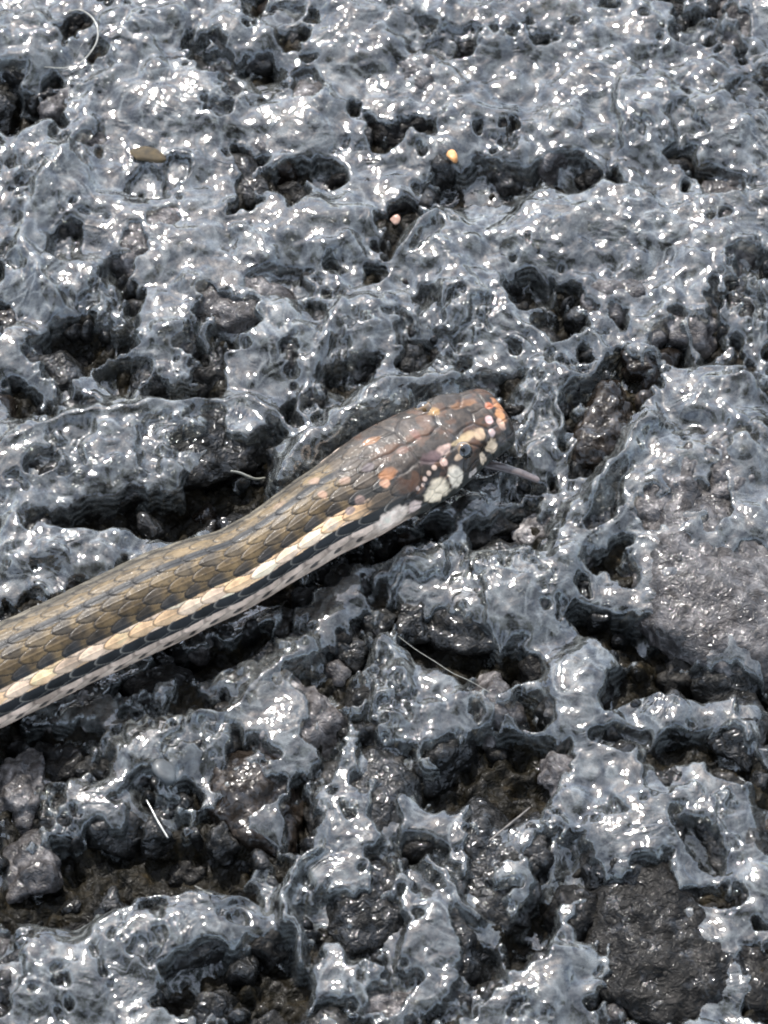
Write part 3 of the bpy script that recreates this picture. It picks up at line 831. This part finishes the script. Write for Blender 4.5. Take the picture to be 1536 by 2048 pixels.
# seams stay dark over the markings
flat[:] = lerp(flat, np.broadcast_to(skin*1.2, flat.shape), (seam*(1-W)*.35).ravel())

nr = len(ds)
Vv = flatP.copy(); Fq = quads(nr, NV, wrap=True)
tipv = Pn[-1].mean(0)+np.array([T[-1, 0], T[-1, 1], 0])*.02; tlv = Pn[0].mean(0)
# closing fans as quads collapsed into the end points
ring_end = (nr-1)*NV+np.arange(NV); ring0 = np.arange(NV)
Vv = np.vstack([Vv, tipv, tlv]); it, i0 = len(Vv)-2, len(Vv)-1
tri = [np.stack([ring_end[0::2], ring_end[1::2], np.roll(ring_end, -2)[0::2], np.full(NV//2, it)], -1),
       np.stack([np.roll(ring0, -2)[0::2], ring0[1::2], ring0[0::2], np.full(NV//2, i0)], -1)]
Fq = np.vstack([Fq[:, ::-1]] + [t[:, ::-1] for t in tri])
sm = mesh_from('snake', Vv, Fq[:, ::-1] if False else Fq)
set_color_attr(sm, 'pigment', np.column_stack([np.vstack([flat, flat[-1:], flat[:1]]).clip(0.002, .9), np.append((1-sstep(.9, 1.3, hrel)).ravel(), [1, 0])]))

def snake_material():
    m, nd, lk = new_mat('wet_snake_skin')
    at = nd.new('ShaderNodeVertexColor'); at.layer_name = 'pigment'
    geo = nd.new('ShaderNodeNewGeometry'); pos = geo.outputs['Position']
    n1 = noise(nd, lk, pos, 2600, 3, .6); n2 = noise(nd, lk, pos, 600, 4, .6)
    r = ramp(nd, lk, n2.outputs['Fac'], [(.3, (.6,)*3), (.7, (1.3,)*3)])
    mx = N(nd, 'ShaderNodeMix', data_type='RGBA', blend_type='MULTIPLY'); mx.inputs[0].default_value = 1.0
    lk.new(at.outputs['Color'], mx.inputs[6]); lk.new(r.outputs['Color'], mx.inputs[7])
    b = N(nd, 'ShaderNodeBump', Strength=.6, Distance=.00006); lk.new(n1.outputs['Fac'], b.inputs['Height'])
    rr = N(nd, 'ShaderNodeMapRange'); rr.inputs['To Min'].default_value = .3; rr.inputs['To Max'].default_value = .6
    lk.new(n2.outputs['Fac'], rr.inputs['Value'])
    p = N(nd, 'ShaderNodeBsdfPrincipled', **{'Coat Weight': .15, 'Coat Roughness': .15, 'Specular IOR Level': .22, 'Subsurface Weight': .0})
    lk.new(mx.outputs[2], p.inputs['Base Color']); lk.new(rr.outputs['Result'], p.inputs['Roughness']); lk.new(b.outputs['Normal'], p.inputs['Normal'])
    n3 = noise(nd, lk, pos, 420, 4, .6, 1.0)
    wt = ramp(nd, lk, n3.outputs['Fac'], [(.48, (.05,)*3), (.66, (.6,)*3)])
    mw = N(nd, 'ShaderNodeMath', operation='MULTIPLY_ADD'); mw.inputs[2].default_value = .03
    lk.new(wt.outputs['Color'], mw.inputs[0]); lk.new(at.outputs['Alpha'], mw.inputs[1]); lk.new(mw.outputs[0], p.inputs['Coat Weight'])
    bw = N(nd, 'ShaderNodeBump', Strength=1.0, Distance=.00025); lk.new(n3.outputs['Fac'], bw.inputs['Height']); lk.new(bw.outputs['Normal'], p.inputs['Coat Normal'])
    p.inputs['Coat Roughness'].default_value = .09
    out = nd.new('ShaderNodeOutputMaterial'); lk.new(p.outputs['BSDF'], out.inputs['Surface'])
    return m
snake = add_obj('snake', sm, snake_material(), label='brown striped snake with an orange snout lying on the wet pavement', category='snake')

# eyes
def eye_material():
    m, nd, lk = new_mat('snake_eye')
    t = nd.new('ShaderNodeTexCoord')
    sp = nd.new('ShaderNodeSeparateXYZ'); lk.new(t.outputs['Generated'], sp.inputs['Vector'])
    r = ramp(nd, lk, sp.outputs['Z'], [(.60, (.05, .03, .012)), (.80, (.10, .06, .025)), (.845, (.20, .12, .05)), (.87, (.004, .004, .004))])
    p = N(nd, 'ShaderNodeBsdfPrincipled', Roughness=.08, **{'Coat Weight': 1.0, 'Coat Roughness': .03})
    lk.new(r.outputs['Color'], p.inputs['Base Color'])
    out = nd.new('ShaderNodeOutputMaterial'); lk.new(p.outputs['BSDF'], out.inputs['Surface'])
    return m
M_EYE = eye_material()
kk = int(((uu-932)**2+(vv-902)**2+np.where(face, 0, 1e9)).argmin()); ie, je = divmod(kk, NV)
print('eye at', tip[ie]/HL, math.degrees(th[je]))
for sg in (1, -1):
    j = je if sg > 0 else (-je) % NV
    p = Pn[ie, j]; nn = outw[ie, j]/np.linalg.norm(outw[ie, j])
    V, F = ICO[4]
    er = 1.15
    me = mesh_from('eye', V*er, F)
    e = add_obj('eye', me, M_EYE, parent=snake)
    e.location = tuple((p-nn*(er-.42))*MM)
    e.rotation_euler = Vector(nn).to_track_quat('Z', 'Y').to_euler()

def tube_mesh(name, pts, rads, nseg=14, flat=1.0, k=8):
    Q = spline(np.column_stack([np.asarray(pts, float), rads]), len(pts)*k)
    c, r = Q[:, :3], np.maximum(Q[:, 3], .01)
    t = np.gradient(c, axis=0); t /= np.linalg.norm(t, axis=1)[:, None]
    up = np.array([0, 0, 1.0]); b = np.cross(t, up); b /= np.maximum(np.linalg.norm(b, axis=1), 1e-6)[:, None]; n_ = np.cross(b, t)
    a = np.linspace(0, 2*math.pi, nseg, endpoint=False)
    V = c[:, None]+(b[:, None]*np.cos(a)[None, :, None]+n_[:, None]*np.sin(a)[None, :, None]*flat)*r[:, None, None]
    V = V.reshape(-1, 3); V = V + .06*r.mean()*np.stack([vnoise3(V*2.2, s) for s in (1, 2, 3)], -1)
    F = quads(len(c), nseg, wrap=True)
    V = np.vstack([V, c[0], c[-1]]); n0, n1 = len(V)-2, len(V)-1
    e = (len(c)-1)*nseg
    i = np.arange(0, nseg, 2)
    F = np.vstack([F, np.stack([(i+2) % nseg, (i+1) % nseg, i, np.full(len(i), n0)], -1), np.stack([e+i, e+(i+1) % nseg, e+(i+2) % nseg, np.full(len(i), n1)], -1)])
    return mesh_from(name, V, F[:, ::-1])

# tongue, out of the mouth and resting on the film
tg = [unproj(935,905,3.0), unproj(968,926,2.7), unproj(1000,934,2.5), unproj(1035,944,2.2), unproj(1068,957,1.9), unproj(1078,962,1.85)]
add_obj('tongue', tube_mesh('tongue', tg, [.4,.5,.52,.5,.44,.25], flat=.55), simple_mat('tongue_skin', (.018, .014, .014), (.10, .08, .075), .3, 700, .4), parent=snake)
# ------------------------------------------------------------------ small loose things lying on the wet ground
def surf(px, py, lift=.0):
    """point on the uppermost surface (film or stone) under a photograph pixel"""
    z = 1.0
    for _ in range(4):
        p = unproj(px, py, z)
        z = float(max(field(film, p[0], p[1]), field(H, p[0], p[1])))
    p = unproj(px, py, z)
    return np.array([p[0], p[1], z+lift])

def strand(name, pts, rad, mat, label, cat, lift=.1, taper=.5):
    z = np.array([surf(a, b, lift)[2] for a, b in pts]); ln = np.linspace(z[0], z[-1], len(z))
    ln = ln+min(max(0.0, float((z-ln).max())), .6)
    P = [unproj(a, b, zz) for (a, b), zz in zip(pts, ln)]
    n_ = len(P)
    rd = [rad*(taper+(1-taper)*math.sin(math.pi*(i+.6)/(n_+.2))) for i in range(n_)]
    return add_obj(name, tube_mesh(name, P, rd, nseg=8, k=6), mat, label=label, category=cat)

def shard(px, py, rx, ry, rz, turn, mat, name, label, cat, seed, sink=.35):
    """small angular chip"""
    V, F = ICO[3]
    r = np.random.default_rng(seed)
    nn = r.normal(size=(9, 3)); nn /= np.linalg.norm(nn, axis=1)[:, None]; hh = r.uniform(.5, .95, 9)
    den = V @ nn.T
    rad = np.clip(np.where(den > .05, hh/np.maximum(den, .05), 9).min(1), .3, 1.0)
    Pm = V*rad[:, None]*np.array([rx, ry, 1.0])*PXMM
    Pm[:, 2] *= rz/PXMM
    t = math.radians(turn)
    Q = np.stack([Pm[:, 0]*math.cos(t)-Pm[:, 1]*math.sin(t), Pm[:, 0]*math.sin(t)+Pm[:, 1]*math.cos(t), Pm[:, 2]], -1)
    o = add_obj(name, mesh_from(name, Q, F, smooth=False), mat, label=label, category=cat)
    p = surf(px, py)
    o.location = tuple((p+np.array([0, 0, rz*(1-sink)-.1]))*MM)
    return o

M_ORANGE = simple_mat('orange_grit', (.38, .16, .045), (.52, .26, .09), .6, 1500, .1)
M_STRAW = simple_mat('pale_straw', (.16, .16, .13), (.30, .30, .26), .35, 1200, .5)
M_HAIR = simple_mat('pale_fibre', (.11, .11, .095), (.22, .22, .19), .3, 1200, .5)
M_TWIG = simple_mat('grey_twig', (.05, .045, .04), (.16, .14, .12), .5, 1200, .3)
M_LEAF = simple_mat('rotten_leaf', (.022, .016, .006), (.06, .04, .013), .8, 900, .0)
M_WHITE = simple_mat('white_chip', (.16, .16, .15), (.30, .30, .28), .25, 1200, .6)
shard(905,317,13,19,.55,10,M_ORANGE,'pebble','tiny bright orange pebble stuck on a grey stone','pebble',3)
strand('fibre',[(122,28),(160,20),(188,40),(196,70),(186,98),(160,126),(130,136),(88,134)],.10,M_HAIR,'thin pale curled fibre lying on the wet film','fibre')
strand('straw',[(796,1272),(830,1298),(868,1322),(905,1346),(940,1362),(985,1388)],.04,M_HAIR,'fine straight pale hair across the stones below the head','hair')
strand('twig',[(978,1682),(1000,1664),(1020,1648),(1040,1632),(1060,1615)],.13,M_TWIG,'short thin grey twig lying in a dark hollow','twig',.3)
strand('straw_piece',[(293,1600),(303,1618),(313,1638),(325,1658),(336,1676)],.11,M_WHITE,'short bright white straw piece in the dark gravel','straw',.25,.8)
strand('straw_piece',[(390,1772),(402,1779),(414,1785),(424,1789)],.12,M_WHITE,'tiny white straw sliver at the edge of a pale film plate','straw',.25,.8)
strand('stalk',[(462,942),(480,946),(498,954),(512,958),(530,956)],.16,M_STRAW,'short pale grey stalk in the black gap behind the neck','stalk',1.2,.6)
shard(295,312,44,26,.3,-8,M_LEAF,'leaf_fragment','small triangular brown leaf fragment on pale film','leaf',8,.2)
shard(790,440,12,14,.4,0,simple_mat('pink_grit', (.30,.17,.12), (.42,.27,.2), .4, 1500, .4),'pebble','tiny dull pink pebble among grey stones','pebble',5)
shard(328,1548,30,34,1.0,20,simple_mat('slate_chip', (.03,.034,.036), (.06,.067,.07), .6, 700, .1),'stone_chip','small upright blue grey stone chip in a dark hollow','stone chip',11,.3)
